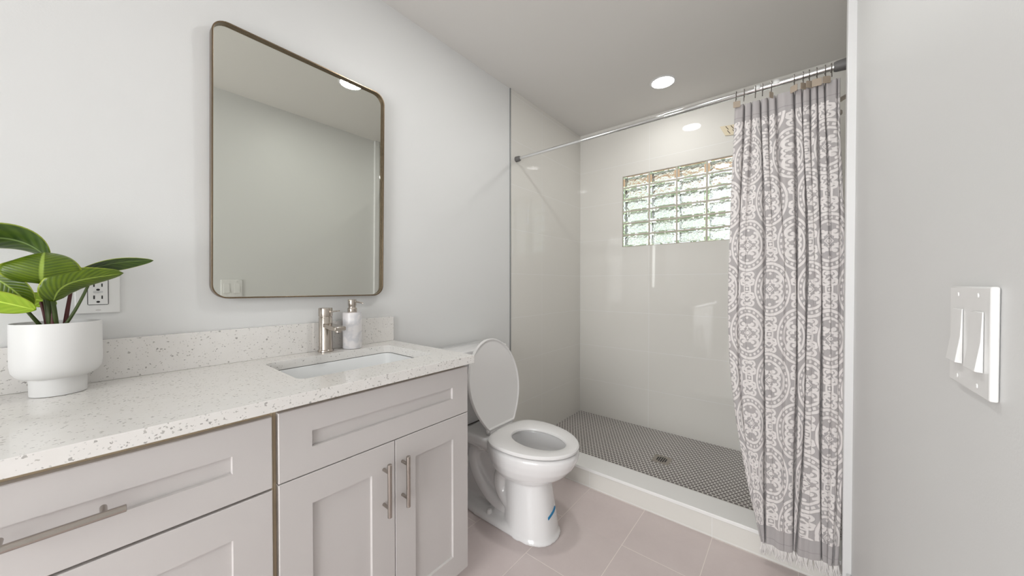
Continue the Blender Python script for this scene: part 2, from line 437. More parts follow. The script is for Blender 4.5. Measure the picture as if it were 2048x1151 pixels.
# ------------------------------------------------------------------ outside, seen through the glass blocks
sbox('ground_outside', (-6, 5, YB+0.25, 9, -0.3, -0.2), M['concrete'])
sbox('trim_3', (-2.6, 1.2, YB+0.12, YB+0.85, 2.16, 2.20), M['soffit'])
bm = new_bm()
rnd = random.Random(3)
for i in range(5200):
    x = rnd.uniform(-3.6, 1.6); z = rnd.uniform(-0.2, 2.9 + 0.5*math.sin(x*2.3)); y = 4.5 + rnd.uniform(-0.3, 0.5) + 0.3*math.sin(x*3+z)
    s = rnd.uniform(0.05, 0.11)
    d = Vector((rnd.uniform(-1,1), rnd.uniform(-1,0.2), rnd.uniform(-1,1))).normalized(); e = d.cross(Vector((rnd.uniform(-1,1), rnd.uniform(-1,1), rnd.uniform(-1,1)))).normalized()
    c = Vector((x, y, z))
    vs = [bm.verts.new(q) for q in (c-d*s, c-d*s*0.2+e*s*0.4, c+d*s, c-d*s*0.2-e*s*0.4)]
    bm.faces.new(vs)
hd = obj('hedge', bm, M['bushleaf'], fix=False, smooth=False); tag(hd, 'green leafy hedge seen blurred through the glass block window', 'hedge')

# ------------------------------------------------------------------ recessed lights
def downlight(x, y, label):
    t = thing('recessed_light', label, 'ceiling light', (x, y, H), None)
    bm = new_bm()
    n = 48
    lathe(bm, [(0.0665, H-0.0015), (0.0668, H-0.004), (0.075, H-0.0035), (0.079, H-0.0005), (0.079, H+0.0), (0.0665, H)], x, y, n, False, False)
    obj('trim_ring', bm, M['trimwhite'], t)
    bm = new_bm(); lathe(bm, [(0.0664, H-0.0004), (0.0664, H-0.0024), (0.05, H-0.003)], x, y, n)
    obj('lens', bm, M['bulb'], t)
    return t
downlight(-0.667, 2.365, 'round lit recessed light in the ceiling over the shower')
downlight(-0.622, 1.115, 'round recessed light in the ceiling over the toilet and vanity, seen in the mirror')
for (x, y, e) in ((-0.667, 2.365, 2.0), (-0.622, 1.115, 4.4)):
    d = bpy.data.lights.new('lamp_light', 'AREA'); d.shape = 'DISK'; d.size = 0.13; d.energy = e; d.color = (0.98, 0.985, 0.97)
    o = bpy.data.objects.new('lamp_light', d); C.objects.link(o); o.location = (x, y, H-0.006)

# ------------------------------------------------------------------ vanity cabinets
XF = -0.943          # face of doors and drawers
XFF = -0.962         # face frame plane
CT = 0.843           # underside of counter
def shaker(name, y0, y1, z0, z1, stile, rail, parent, label=None):
    """door or drawer front with a recessed flat panel"""
    bm = new_bm()
    xb, xf, xp = XFF+0.0005, XF, XF-0.008
    iy0, iy1, iz0, iz1 = y0+stile, y1-stile, z0+rail, z1-rail
    O = [(y0,z0),(y1,z0),(y1,z1),(y0,z1)]; I = [(iy0,iz0),(iy1,iz0),(iy1,iz1),(iy0,iz1)]
    e = 0.0015
    O2 = [(y0+e,z0+e),(y1-e,z0+e),(y1-e,z1-e),(y0+e,z1-e)]
    I2 = [(iy0+e,iz0+e),(iy1-e,iz0+e),(iy1-e,iz1-e),(iy0+e,iz1-e)]
    rings = [[(xb,)+p for p in O], [(xf-e,)+p for p in O], [(xf,)+p for p in O2], [(xf,)+p for p in I], [(xp,)+p for p in I2]]
    loft(bm, rings)
    return obj(name, bm, M['cab'], parent, 0, False)
def bar_handle(y, z, L, parent, vertical):
    bm = new_bm(); r = 0.0064; xb = XF + 0.033
    h = L/2; s = L/2 - 0.026
    if vertical:
        rings = []
        P = [(xb, y, z-h), (xb, y, z+h)]; Q = [(y, z-s), (y, z+s)]
    else:
        P = [(xb, y-h, z), (xb, y+h, z)]; Q = [(y-s, z), (y+s, z)]
    A, B = Vector(P[0]), Vector(P[1]); d = (B-A).normalized()
    tube(bm, [A, A+d*0.0008, B-d*0.0008, B], [r*0.85, r, r, r*0.85], 20)
    for (qy, qz) in Q: tube(bm, [(XF-0.0075 if False else XF-0.0005, qy, qz), (xb-0.003, qy, qz)], 0.0048, 14)
    return obj('handle', bm, M['steel'], parent)
# sink base cabinet
sc = thing('vanity_cabinet', 'white shaker sink cabinet with two doors beside the toilet', 'cabinet', (-1.2, 0.59, 0))
bm = new_bm()
y0, y1 = 0.2785, 0.896
box(bm, XL+0.002, XFF-0.019, y1-0.016, y1, 0.085, CT-0.0008); box(bm, XL+0.002, -1.031, y1-0.016, y1, 0.0, 0.085)         # right gable
box(bm, XL+0.002, XFF-0.019, y0, y0+0.016, 0.085, CT-0.0008); box(bm, XL+0.002, -1.031, y0, y0+0.016, 0.0, 0.085)
box(bm, XL+0.002, XFF-0.019, y0+0.016, y1-0.016, 0.085, 0.10)
obj('carcass', bm, M['cab'], sc, 0, False)
bm = new_bm()
box(bm, XFF-0.019, XFF, y0, y0+0.03, 0.085, CT-0.0008); box(bm, XFF-0.019, XFF, y1-0.03, y1-0.0005, 0.085, CT-0.0008)
box(bm, XFF-0.019, XFF, y0+0.03, y1-0.03, 0.80, CT-0.0008); box(bm, XFF-0.019, XFF, y0+0.03, y1-0.03, 0.645, 0.68); box(bm, XFF-0.019, XFF, y0+0.03, y1-0.03, 0.085, 0.11)
obj('face_frame', bm, M['frame_raw'], sc, 0, False)['label'] = 'tan unpainted face frame showing in the gaps'
simple_box('toe_kick', (-1.03, -1.015, y0, y1-0.017, 0.0, 0.085), M['kick'], sc)
shaker('drawer_front', 0.284, 0.897, 0.662, 0.831, 0.074, 0.064, sc)
d1 = shaker('door', 0.284, 0.5915, 0.078, 0.6595, 0.074, 0.077, sc)
d2 = shaker('door', 0.5935, 0.897, 0.078, 0.6595, 0.072, 0.077, sc)
bar_handle(0.554, 0.534, 0.156, d1, True)
bar_handle(0.617, 0.534, 0.156, d2, True)
# drawer unit
dc = thing('drawer_cabinet', 'white shaker drawer unit at the left edge under the potted plant', 'cabinet', (-1.2, -0.03, 0))
bm = new_bm()
y0, y1 = -0.345, 0.2780
box(bm, XL+0.002, XFF-0.019, y1-0.016, y1, 0.085, CT-0.0008); box(bm, XL+0.002, -1.031, y1-0.016, y1, 0.0, 0.085); box(bm, XL+0.002, XFF-0.019, y0, y0+0.016, 0.085, CT-0.0008); box(bm, XL+0.002, -1.031, y0, y0+0.016, 0.0, 0.085)
box(bm, XL+0.002, XFF-0.019, y0+0.016, y1-0.016, 0.085, 0.10)
obj('carcass', bm, M['cab'], dc, 0, False)
bm = new_bm()
box(bm, XFF-0.019, XFF, y0, y0+0.03, 0.085, CT-0.0008); box(bm, XFF-0.019, XFF, y1-0.03, y1, 0.085, CT-0.0008)
for a, b in ((0.80, CT-0.0008), (0.645, 0.675), (0.35, 0.38), (0.085, 0.11)): box(bm, XFF-0.019, XFF, y0+0.03, y1-0.03, a, b)
obj('face_frame', bm, M['frame_raw'], dc, 0, False)['label'] = 'tan unpainted face frame showing in the gaps'
simple_box('toe_kick', (-1.03, -1.015, y0, y1, 0.0, 0.085), M['kick'], dc)
r1 = shaker('drawer', -0.338, 0.2715, 0.660, 0.827, 0.074, 0.064, dc)
r2 = shaker('drawer', -0.338, 0.2715, 0.367, 0.6545, 0.074, 0.075, dc)
r3 = shaker('drawer', -0.338, 0.2715, 0.078, 0.3615, 0.074, 0.075, dc)
for r_, z_ in ((r1, 0.7435), (r2, 0.511), (r3, 0.22)): bar_handle(-0.036, z_, 0.156, r_, False)

# ---- worktop with sink cut-out
def rrect(x0, x1, y0, y1, r, n=6):
    pts = []
    for cx, cy, a0 in ((x1-r, y1-r, 0), (x0+r, y1-r, PI/2), (x0+r, y0+r, PI), (x1-r, y0+r, 1.5*PI)):
        for i in range(n+1):
            a = a0 + i*(PI/2)/n; pts.append((cx + r*math.cos(a), cy + r*math.sin(a)))
    return pts
SX0, SX1, SY0, SY1 = -1.366, -1.056, 0.371, 0.826
CX0, CX1, CY0, CY1, ZT = XL+0.001, -0.923, -0.62, 0.912, 0.873
wt = thing('worktop', 'white flecked quartz worktop with backsplash spanning both cabinets', 'worktop', (-1.2, 0.2, CT))
bm = new_bm()
hole = rrect(SX0, SX1, SY0, SY1, 0.030)
n = len(hole)
def outer_pt(i):
    # radial projection of hole point onto outer rectangle, snapped at corners
    return None
def slab_face(z, flip):
    ho = [bm.verts.new((x, y, z)) for x, y in hole]
    oc = [bm.verts.new(p) for p in ((CX1, CY1, z), (CX0, CY1, z), (CX0, CY0, z), (CX1, CY0, z))]
    q = n//4
    for k in range(4):
        seg = [ho[k*q + i] for i in range(q)]
        for a, b in zip(seg, seg[1:]): bm.faces.new((oc[k], a, b))
        bm.faces.new((oc[k], seg[-1], ho[((k+1)*q) % n], oc[(k+1) % 4]))
    return ho, oc
h1, o1 = slab_face(ZT, False); h0, o0 = slab_face(CT, True)
for i in range(n): bm.faces.new((h1[i], h1[(i+1) % n], h0[(i+1) % n], h0[i]))
for i in range(4): bm.faces.new((o1[i], o1[(i+1) % 4], o0[(i+1) % 4], o0[i]))
obj('slab', bm, M['quartz'], wt, 0.0012, False, 2)
simple_box('backsplash', (XL+0.001, XL+0.020, CY0, CY1-0.0, ZT+0.0002, 0.985), M['quartz'], wt, 0.001)

# undermount sink
bm = new_bm()
def rr3(dx, r, z): return [(x, y, z) for x, y in rrect(SX0-dx, SX1+dx, SY0-dx, SY1+dx, r)]
loft(bm, [rr3(0.012, 0.04, CT-0.0088), rr3(0.003, 0.033, CT-0.0088), rr3(0.001, 0.033, CT-0.014), rr3(-0.010, 0.04, CT-0.06), rr3(-0.022, 0.05, CT-0.115), rr3(-0.045, 0.06, CT-0.130), rr3(-0.11, 0.03, CT-0.136)], True, False, True)
s = obj('sink', bm, M['sinkwhite'], None, fix=True); sd = s.modifiers.new('thick', 'SOLIDIFY'); sd.thickness = 0.008; sd.offset = 1
tag(s, 'rectangular white undermount sink set in the quartz worktop', 'sink')
for p in s.data.polygons: pass
bm = new_bm(); lathe(bm, [(0.001, CT-0.1335), (0.012, CT-0.1335), (0.021, CT-0.1345), (0.022, CT-0.1358)], -1.212, 0.60, 28)
obj('drain', bm, M['nickel'], s)

# ---- faucet
fx, fy = -1.424, 0.592
fc = thing('faucet', 'brushed nickel single-lever faucet behind the sink', 'faucet', (fx, fy, ZT))
Z0 = ZT + 0.0004
bm = new_bm()
lathe(bm, [(0.0265, Z0), (0.0275, Z0+0.001), (0.0275, Z0+0.006), (0.0262, Z0+0.0085), (0.0245, Z0+0.0095), (0.0240, Z0+0.012), (0.0240, Z0+0.134), (0.023, Z0+0.1355)], fx, fy, 48)
obj('body', bm, M['nickel'], fc)
bm = new_bm()
lathe(bm, [(0.020, Z0+0.1355), (0.020, Z0+0.1375), (0.0243, Z0+0.138), (0.0248, Z0+0.140), (0.0248, Z0+0.168), (0.0235, Z0+0.1705), (0.0, Z0+0.171)][:-1], fx, fy, 48)
obj('cap', bm, M['nickel'], fc)
bm = new_bm()
a = math.radians(24); dx, dy = math.cos(a), math.sin(a)
def lever_ring(d, w2, z, h):
    cx, cy = fx + dx*d, fy + dy*d; nx, ny = -dy, dx
    return [(cx+nx*w2, cy+ny*w2, z-h), (cx-nx*w2, cy-ny*w2, z-h), (cx-nx*w2, cy-ny*w2, z+h), (cx+nx*w2, cy+ny*w2, z+h)]
zl = Z0+0.156
loft(bm, [lever_ring(0.018, 0.0055, zl, 0.0032), lever_ring(0.035, 0.0055, zl+0.001, 0.003), lever_ring(0.052, 0.0058, zl+0.003, 0.0026), lever_ring(0.064, 0.0052, zl+0.004, 0.0018)])
obj('lever', bm, M['nickel'], fc, 0.0008)
bm = new_bm()
zs0 = Z0 + 0.092
def sp(d, w2, z0, z1): return [(fx+d, fy-w2, z0), (fx+d, fy+w2, z0), (fx+d, fy+w2, z1), (fx+d, fy-w2, z1)]
loft(bm, [sp(0.010, 0.0165, zs0+0.004, zs0+0.020), sp(0.05, 0.018, zs0+0.002, zs0+0.018), sp(0.10, 0.020, zs0-0.001, zs0+0.015), sp(0.127, 0.0205, zs0-0.001, zs0+0.0135)])
sp_ = obj('spout', bm, M['nickel'], fc, 0.003)
bm = new_bm(); lathe(bm, [(0.009, zs0-0.008), (0.0105, zs0-0.007), (0.0105, zs0+0.0005)], fx+0.108, fy, 24)
obj('aerator', bm, M['nickel'], sp_)

# ---- soap dispenser
sx, sy = -1.416, 0.694
sd_ = thing('soap_dispenser', 'white marble soap dispenser with nickel pump beside the faucet', 'soap dispenser', (sx, sy, ZT))
bm = new_bm()
lathe(bm, [(0.030, Z0), (0.0345, Z0+0.001), (0.0362, Z0+0.004), (0.0362, Z0+0.143), (0.0345, Z0+0.1475), (0.021, Z0+0.148)], sx, sy, 56)
obj('bottle', bm, M['marble'], sd_)
bm = new_bm()
zz = Z0+0.148
lathe(bm, [(0.0178, zz), (0.0182, zz+0.001), (0.0182, zz+0.016), (0.0172, zz+0.0175), (0.0148, zz+0.018), (0.0140, zz+0.021), (0.0150, zz+0.026), (0.0160, zz+0.028), (0.0160, zz+0.051), (0.0152, zz+0.0525)], sx, sy, 40)
pm = obj('pump', bm, M['nickel'], sd_)
bm = new_bm()
a = math.radians(30); dx, dy = math.cos(a), math.sin(a)
tube(bm, [(sx+dx*0.008, sy+dy*0.008, zz+0.044), (sx+dx*0.03, sy+dy*0.03, zz+0.041), (sx+dx*0.046, sy+dy*0.046, zz+0.0385), (sx+dx*0.049, sy+dy*0.049, zz+0.0345)], [0.0035, 0.003, 0.0028, 0.0026], 12)
obj('nozzle', bm, M['nickel'], pm)

# ---- mirror
def rr_ring(y0, y1, z0, z1, r, x, n=8): return [(x, a, b) for a, b in rrect(y0, y1, z0, z1, r, n)]
MY0, MY1, MZ0, MZ1 = 0.2565, 0.856, 1.088, 1.990
mr = thing('wall_mirror', 'rounded rectangular mirror with thin bronze frame above the sink', 'mirror', (XL, 0.556, 1.539))
bm = new_bm()
x0, x1 = XL+0.001, XL+0.030; R = 0.045; tf = 0.0045
loft(bm, [rr_ring(MY0, MY1, MZ0, MZ1, R, x0), rr_ring(MY0, MY1, MZ0, MZ1, R, x1), rr_ring(MY0+tf, MY1-tf, MZ0+tf, MZ1-tf, R-tf, x1), rr_ring(MY0+tf, MY1-tf, MZ0+tf, MZ1-tf, R-tf, x0), rr_ring(MY0, MY1, MZ0, MZ1, R, x0)], True, False, False)
bmesh.ops.remove_doubles(bm, verts=bm.verts[:], dist=1e-6)
obj('frame', bm, M['mirframe'], mr, 0.0008)
bm = new_bm()
g0, g1 = XL+0.012, XL+0.017
loft(bm, [rr_ring(MY0+tf, MY1-tf, MZ0+tf, MZ1-tf, R-tf, g0), rr_ring(MY0+tf, MY1-tf, MZ0+tf, MZ1-tf, R-tf, g1)])
obj('mirror_glass', bm, M['mirror'], mr, 0, False)
mr.rotation_euler = (math.radians(-0.4), math.radians(0.6), 0); mr.location.x += 0.0055   # hangs leaning forward a touch
MIRROR = mr

# ---- outlet on the left wall
ot = thing('wall_outlet', 'white three-prong outlet on the wall behind the potted plant', 'outlet', (XL, 0.021, 1.115))
pb = simple_box('cover_plate', (XL+0.0005, XL+0.007, -0.019, 0.061, 1.058, 1.172), M['switch'], ot, 0.002)
dv = simple_box('receptacle', (XL+0.0072, XL+0.0092, 0.0035, 0.0385, 1.082, 1.149), M['switch'], ot, 0.001)
bm = new_bm()
r0, r1_ = rrect(0.0022, 0.0398, 1.0807, 1.1503, 0.003), rrect(0.0035, 0.0385, 1.082, 1.149, 0.002)
loft(bm, [[(XL+0.0074, a, b) for a, b in r0], [(XL+0.0076, a, b) for a, b in r0], [(XL+0.0076, a, b) for a, b in r1_], [(XL+0.0074, a, b) for a, b in r1_]], True, False, False)
obj('seam', bm, M['dark'], ot)['label'] = 'dark outline around the receptacle'
bm = new_bm()
xx = XL+0.0092
for (zc_) in (1.1015, 1.1345):
    box(bm, xx, xx+0.0003, 0.0125, 0.0153, zc_-0.005, zc_+0.005); box(bm, xx, xx+0.0003, 0.0268, 0.0293, zc_-0.0045, zc_+0.0045)
    lathe_pts = [(xx+0.0003, 0.021+0.0034*math.cos(2*PI*i/14), zc_-0.0125+0.0028*math.sin(2*PI*i/14)) for i in range(14)]
    bm.faces.new([bm.verts.new(p) for p in lathe_pts])
obj('slots', bm, M['dark'], dv)['label'] = 'dark plug slots'
bm = new_bm(); box(bm, xx, xx+0.0006, 0.0125, 0.0295, 1.1135, 1.1185)
obj('reset_button', bm, mat('grey button', (0.6, 0.6, 0.6), 0.4), dv)
bm = new_bm(); box(bm, XL+0.0071, XL+0.0078, 0.0165, 0.0255, 1.0663, 1.0672)
obj('screw', bm, M['steel'], ot)

# ---- switches on the right wall
sw = thing('light_switch', 'white double rocker light switch on the right wall', 'light switch', (XR, 0.651, 1.075))
PXF = XR-0.007
bm = new_bm()
ys = (0.591, 0.711); zz_ = (1.014, 1.134)
rk = [((0.6055, 0.6375), (1.041, 1.107)), ((0.6645, 0.6965), (1.041, 1.107))]
box(bm, PXF, XR-0.0005, 0.591, 0.711, 1.014, 1.134)
obj('cover_plate', bm, M['switch'], sw, 0.002)
for (a, b), (c, d) in rk:
    bm = new_bm()
    zm = c + (d-c)*0.5
    prof = [(PXF-0.0003, d), (PXF-0.0015, d-0.001), (PXF-0.0025, zm), (PXF-0.0065, c+0.001), (PXF-0.0003, c)]
    loft(bm, [[(x, a, z) for x, z in prof], [(x, b, z) for x, z in prof]])
    obj('rocker', bm, M['switch'], sw, 0.0006, True, 2)
    for zq in (1.024, 1.124):
        bm = new_bm(); yc = (a+b)/2
        loft(bm, [[(PXF-0.0002, yc+0.003*math.cos(2*PI*i/16), zq+0.003*math.sin(2*PI*i/16)) for i in range(16)], [(PXF-0.0012, yc+0.0022*math.cos(2*PI*i/16), zq+0.0022*math.sin(2*PI*i/16)) for i in range(16)]])
        obj('screw', bm, M['switch'], sw)

# ------------------------------------------------------------------ potted plant
px_, py_ = -1.3875, -0.0435
pp = thing('potted_plant', 'leafy green rubber plant in a footed white pot on the worktop', 'plant', (px_, py_, ZT))
bm = new_bm()
zb = ZT + 0.0004
prof = [(0.041, zb), (0.0435, zb+0.001), (0.0440, zb+0.004), (0.0445, zb+0.036), (0.0455, zb+0.041), (0.056, zb+0.044), (0.0625, zb+0.050), (0.0680, zb+0.060), (0.0700, zb+0.075), (0.0700, zb+0.171), (0.0692, zb+0.1725), (0.0680, zb+0.1725), (0.067, zb+0.170), (0.067, zb+0.150)]
lathe(bm, prof, px_, py_, 72, True, False)
obj('pot', bm, M['matte_ceramic'], pp)
bm = new_bm(); lathe(bm, [(0.0665, zb+0.150), (0.0665, zb+0.152), (0.04, zb+0.156), (0.01, zb+0.157)], px_, py_, 40)
obj('soil', bm, M['soil'], pp)
def leaf(name, spine, side, width, material, cup=0.0, droop=0.0, nu=26, nv=12, shape=1.0, label=None, fold=0.0, ruffle=0.0, blunt=0.62):
    """spine: bezier control points; side: vector across; cup lifts edges along normal"""
    sp_ = bez(spine, nu); bm = new_bm(); uvl = bm.loops.layers.uv.new('UVMap')
    side = Vector(side).normalized(); grid = []
    for i, p in enumerate(sp_):
        t = i/nu
        tg = (sp_[min(i+1, nu)] - sp_[max(i-1, 0)]).normalized()
        s = (side - tg*side.dot(tg)).normalized(); nrm = tg.cross(s)
        wd = width * (math.sin(PI * min(1, t**shape)) ** blunt) * (1 - 0.15*t) if 0 < t < 1 else 0.0006
        row = []
        for j in range(nv+1):
            q = (j/nv - 0.5)*2
            off = cup*wd*(abs(q)**1.6) + droop*wd*(q*q)
            off += ruffle*wd*math.sin(t*14+q*2)*abs(q)
            row.append(bm.verts.new(p + s*(q*wd) * (1 - fold*abs(q)) + nrm*off))
        grid.append(row)
    for i in range(nu):
        for j in range(nv):
            f = bm.faces.new((grid[i][j], grid[i][j+1], grid[i+1][j+1], grid[i+1][j]))
            for l, (a, b) in zip(f.loops, ((i, j), (i, j+1), (i+1, j+1), (i+1, j))): l[uvl].uv = (a/nu, b/nv)
    o = obj('leaf', bm, material, pp, fix=False)
    for p in o.data.polygons: p.use_smooth = True
    sd = o.modifiers.new('thick', 'SOLIDIFY'); sd.thickness = 0.0009; sd.offset = 0
    if label: o['label'] = label
    return o
def stem(pts, r0, r1, material):
    bm = new_bm(); P = bez(pts, 12); tube(bm, P, [r0 + (r1-r0)*i/12 for i in range(13)], 10)
    return obj('stem', bm, material, pp)
sz = zb + 0.150
#LEAVES
# back-left dark striped leaf, arching out of frame
stem([(-1.385, -0.055, sz), (-1.39, -0.06, 1.10), (-1.375, -0.07, 1.18)], 0.0045, 0.003, M['stem'])
leaf('a', [(-1.40, -0.055, 1.195), (-1.40, -0.09, 1.262), (-1.37, -0.15, 1.248), (-1.35, -0.21, 1.20)], (0.8, 0.1, 0.75), 0.042, M['leaf_dark'], droop=0.2, label='dark striped leaf')
# big front leaf, bent over, facing the room
stem([(-1.378, -0.054, sz), (-1.372, -0.056, 1.09), (-1.368, -0.060, 1.148)], 0.0045, 0.0035, M['stem'])
leaf('b', [(-1.350, -0.064, 1.138), (-1.318, -0.065, 1.160), (-1.318, -0.062, 1.200), (-1.365, -0.060, 1.212)], (0.05, 1, 0.12), 0.062, M['leaf'], droop=0.22, shape=0.8, blunt=0.42)
# right front leaf
stem([(-1.376, -0.045, sz), (-1.372, -0.047, 1.07), (-1.352, -0.050, 1.108)], 0.0045, 0.0035, M['stem'])
leaf('c', [(-1.352, -0.048, 1.096), (-1.335, -0.042, 1.150), (-1.345, -0.002, 1.148), (-1.350, 0.062, 1.166)], (0.45, -0.45, 0.55), 0.034, M['leaf'], droop=-0.35, shape=0.75, blunt=0.5)
# far right pale leaf pointing right, and its brown stem
stem([(-1.380, -0.040, sz), (-1.375, -0.020, 1.06), (-1.372, -0.006, 1.10), (-1.366, 0.010, 1.155)], 0.0035, 0.0025, M['stem'])
leaf('d', [(-1.385, -0.022, 1.158), (-1.375, 0.03, 1.192), (-1.365, 0.07, 1.200), (-1.365, 0.118, 1.202)], (0.72, -0.2, 0.55), 0.026, M['leaf_dark'], cup=0.25, label='dark leaf pointing right')
# left lower leaves
stem([(-1.392, -0.062, sz), (-1.375, -0.078, 1.06), (-1.365, -0.092, 1.088)], 0.0042, 0.003, M['stem'])
leaf('e', [(-1.37, -0.150, 1.172), (-1.36, -0.120, 1.148), (-1.355, -0.095, 1.12), (-1.355, -0.080, 1.084)], (0.2, 0.65, 0.62), 0.030, M['leaf'], droop=0.2, blunt=0.5)
leaf('f', [(-1.345, -0.072, 1.078), (-1.335, -0.105, 1.094), (-1.325, -0.14, 1.112), (-1.315, -0.18, 1.118)], (0.5, 0.25, 0.75), 0.030, M['leaf_lime'], droop=-0.1, label='lime green leaf')
leaf('g', [(-1.395, -0.045, 1.088), (-1.40, -0.065, 1.100), (-1.40, -0.085, 1.105), (-1.40, -0.11, 1.10)], (0.3, 0.2, 0.8), 0.020, M['leaf_lime'])
stem([(-1.386, -0.058, sz), (-1.392, -0.062, 1.065), (-1.395, -0.068, 1.095)], 0.0038, 0.003, M['stem_red'])
stem([(-1.374, -0.050, sz), (-1.374, -0.050, 1.07), (-1.376, -0.052, 1.11)], 0.0048, 0.003, M['stem_red'])
stem([(-1.384, -0.034, sz), (-1.386, -0.030, 1.07), (-1.388, -0.022, 1.13)], 0.0045, 0.003, M['stem_red'])

# ------------------------------------------------------------------ toilet
TY = 1.305
tl = thing('toilet', 'white two-piece toilet with its lid raised beside the vanity', 'toilet', (-1.1, TY, 0))
def egg(xc, xr, xf, hw, z, n=48, pw=1.0):
    """egg ring: rear at xc-xr, front at xc+xf"""
    out = []
    for i in range(n):
        a = 2*PI*i/n; c, s = math.cos(a), math.sin(a)
        ex = (abs(c)**pw)*(1 if c > 0 else -1)
        out.append((xc + (xf if c > 0 else xr)*ex, TY + hw*(abs(s)**pw)*(1 if s > 0 else -1), z))
    return out
bm = new_bm()
# bowl with its cavity (closed solid)
outer = [(-0.985, 0.10, 0.110, 0.082, 0.240), (-0.985, 0.12, 0.142, 0.108, 0.252), (-0.980, 0.15, 0.172, 0.132, 0.270), (-0.972, 0.18, 0.202, 0.152, 0.298), (-0.965, 0.20, 0.228, 0.168, 0.335), (-0.960, 0.21, 0.243, 0.178, 0.372), (-0.960, 0.21, 0.247, 0.181, 0.398), (-0.960, 0.205, 0.240, 0.174, 0.407)]
inner = [(-0.930, 0.150, 0.172, 0.110, 0.407), (-0.930, 0.146, 0.168, 0.108, 0.385), (-0.935, 0.14, 0.16, 0.105, 0.35), (-0.955, 0.12, 0.13, 0.085, 0.30), (-0.985, 0.07, 0.08, 0.050, 0.268), (-0.99, 0.03, 0.03, 0.03, 0.258)]
loft(bm, [egg(a, b, c, d, z) for a, b, c, d, z in outer + inner])
# pedestal column
ped = [(-0.955, 0.13, 0.148, 0.112, 0.0), (-0.955, 0.13, 0.148, 0.112, 0.012), (-0.955, 0.12, 0.138, 0.106, 0.020), (-0.955, 0.12, 0.128, 0.101, 0.08), (-0.958, 0.12, 0.118, 0.094, 0.16), (-0.96, 0.12, 0.110, 0.088, 0.22), (-0.96, 0.12, 0.108, 0.087, 0.242), (-0.96, 0.10, 0.09, 0.07, 0.250)]
loft(bm, [egg(a, b, c, d, z, 48, 0.86) for a, b, c, d, z in ped])
# rear web and base flange
def slab(rows):
    loft(bm, [[(x0, TY-hw, z), (x1, TY-hw, z), (x1, TY+hw, z), (x0, TY+hw, z)] for x0, x1, hw, z in rows])
slab([(-1.36, -1.02, 0.035, 0.02), (-1.33, -1.02, 0.035, 0.2), (-1.36, -1.06, 0.05, 0.33), (-1.38, -1.10, 0.06, 0.36)])
loft(bm, [egg(-1.10, 0.275, 0.26, hw, z, 40, 0.7) for hw, z in ((0.110, 0.0), (0.110, 0.020), (0.100, 0.032), (0.06, 0.045))])
# deck under the tank
slab([(-1.36, -1.09, 0.07, 0.315), (-1.42, -1.07, 0.105, 0.345), (-1.44, -1.06, 0.12, 0.368), (-1.44, -1.06, 0.12, 0.397), (-1.43, -1.07, 0.11, 0.403)])
# trapway relief on both sides
for s in (-1, 1):
    k = TY + s*0.040
    tr = bez([(-1.08, k, 0.30), (-1.22, k, 0.40), (-1.36, k, 0.30), (-1.30, k, 0.20), (-1.20, k, 0.06), (-1.06, k, 0.075)], 30)
    tube(bm, tr, [0.036]*31, 16)
    tube(bm, bez([(-1.02, TY+s*0.045, 0.28), (-1.13, TY+s*0.05, 0.24), (-1.09, TY+s*0.05, 0.13), (-1.02, TY+s*0.045, 0.11)], 20), 0.038, 16)
bmesh.ops.recalc_face_normals(bm, faces=bm.faces[:])
bowl = obj('bowl', bm, M['ceramic'], tl, fix=False)
rm = bowl.modifiers.new('remesh', 'REMESH'); rm.mode = 'VOXEL'; rm.voxel_size = 0.0055; rm.use_smooth_shade = True
sm = bowl.modifiers.new('smooth', 'SMOOTH'); sm.factor = 0.5; sm.iterations = 7
for s in (-1, 1):
    bm = new_bm(); lathe(bm, [(0.0145, 0.026), (0.0150, 0.034), (0.0135, 0.046), (0.010, 0.052), (0.004, 0.054)], -1.135, TY + s*0.083, 24)
    obj('bolt_cap', bm, M['ceramic'], tl)
# tank
bm = new_bm()
def rrz(x0, x1, y0, y1, r, z): return [(a, b, z) for a, b in rrect(x0, x1, y0, y1, r)]
loft(bm, [rrz(-1.455, -1.305, TY-0.175, TY+0.175, 0.03, 0.410), rrz(-1.46, -1.295, TY-0.19, TY+0.19, 0.03, 0.43), rrz(-1.463, -1.280, TY-0.212, TY+0.212, 0.03, 0.70), rrz(-1.463, -1.278, TY-0.214, TY+0.214, 0.03, 0.757)])
tank = obj('tank', bm, M['ceramic'], tl)
bm = new_bm()
loft(bm, [rrz(-1.462, -1.275, TY-0.218, TY+0.218, 0.03, 0.758), rrz(-1.466, -1.266, TY-0.226, TY+0.226, 0.036, 0.764), rrz(-1.466, -1.266, TY-0.226, TY+0.226, 0.036, 0.788), rrz(-1.462, -1.270, TY-0.222, TY+0.222, 0.034, 0.796), rrz(-1.452, -1.280, TY-0.212, TY+0.212, 0.03, 0.800)])
obj('tank_lid', bm, M['ceramic'], tl)
bm = new_bm()
tube(bm, [(-1.279, TY-0.15, 0.70), (-1.262, TY-0.15, 0.70), (-1.258, TY-0.13, 0.698), (-1.258, TY-0.09, 0.692)], [0.008, 0.007, 0.006, 0.006], 12)
obj('flush_lever', bm, M['chrome'], tank)
bm = new_bm(); box(bm, -1.43, -1.31, TY-0.09, TY+0.09, 0.4035, 0.4095)
obj('gasket', bm, mat('dark rubber gasket', (0.06, 0.045, 0.035), 0.7), tl)['label'] = 'dark rubber gasket under the tank'
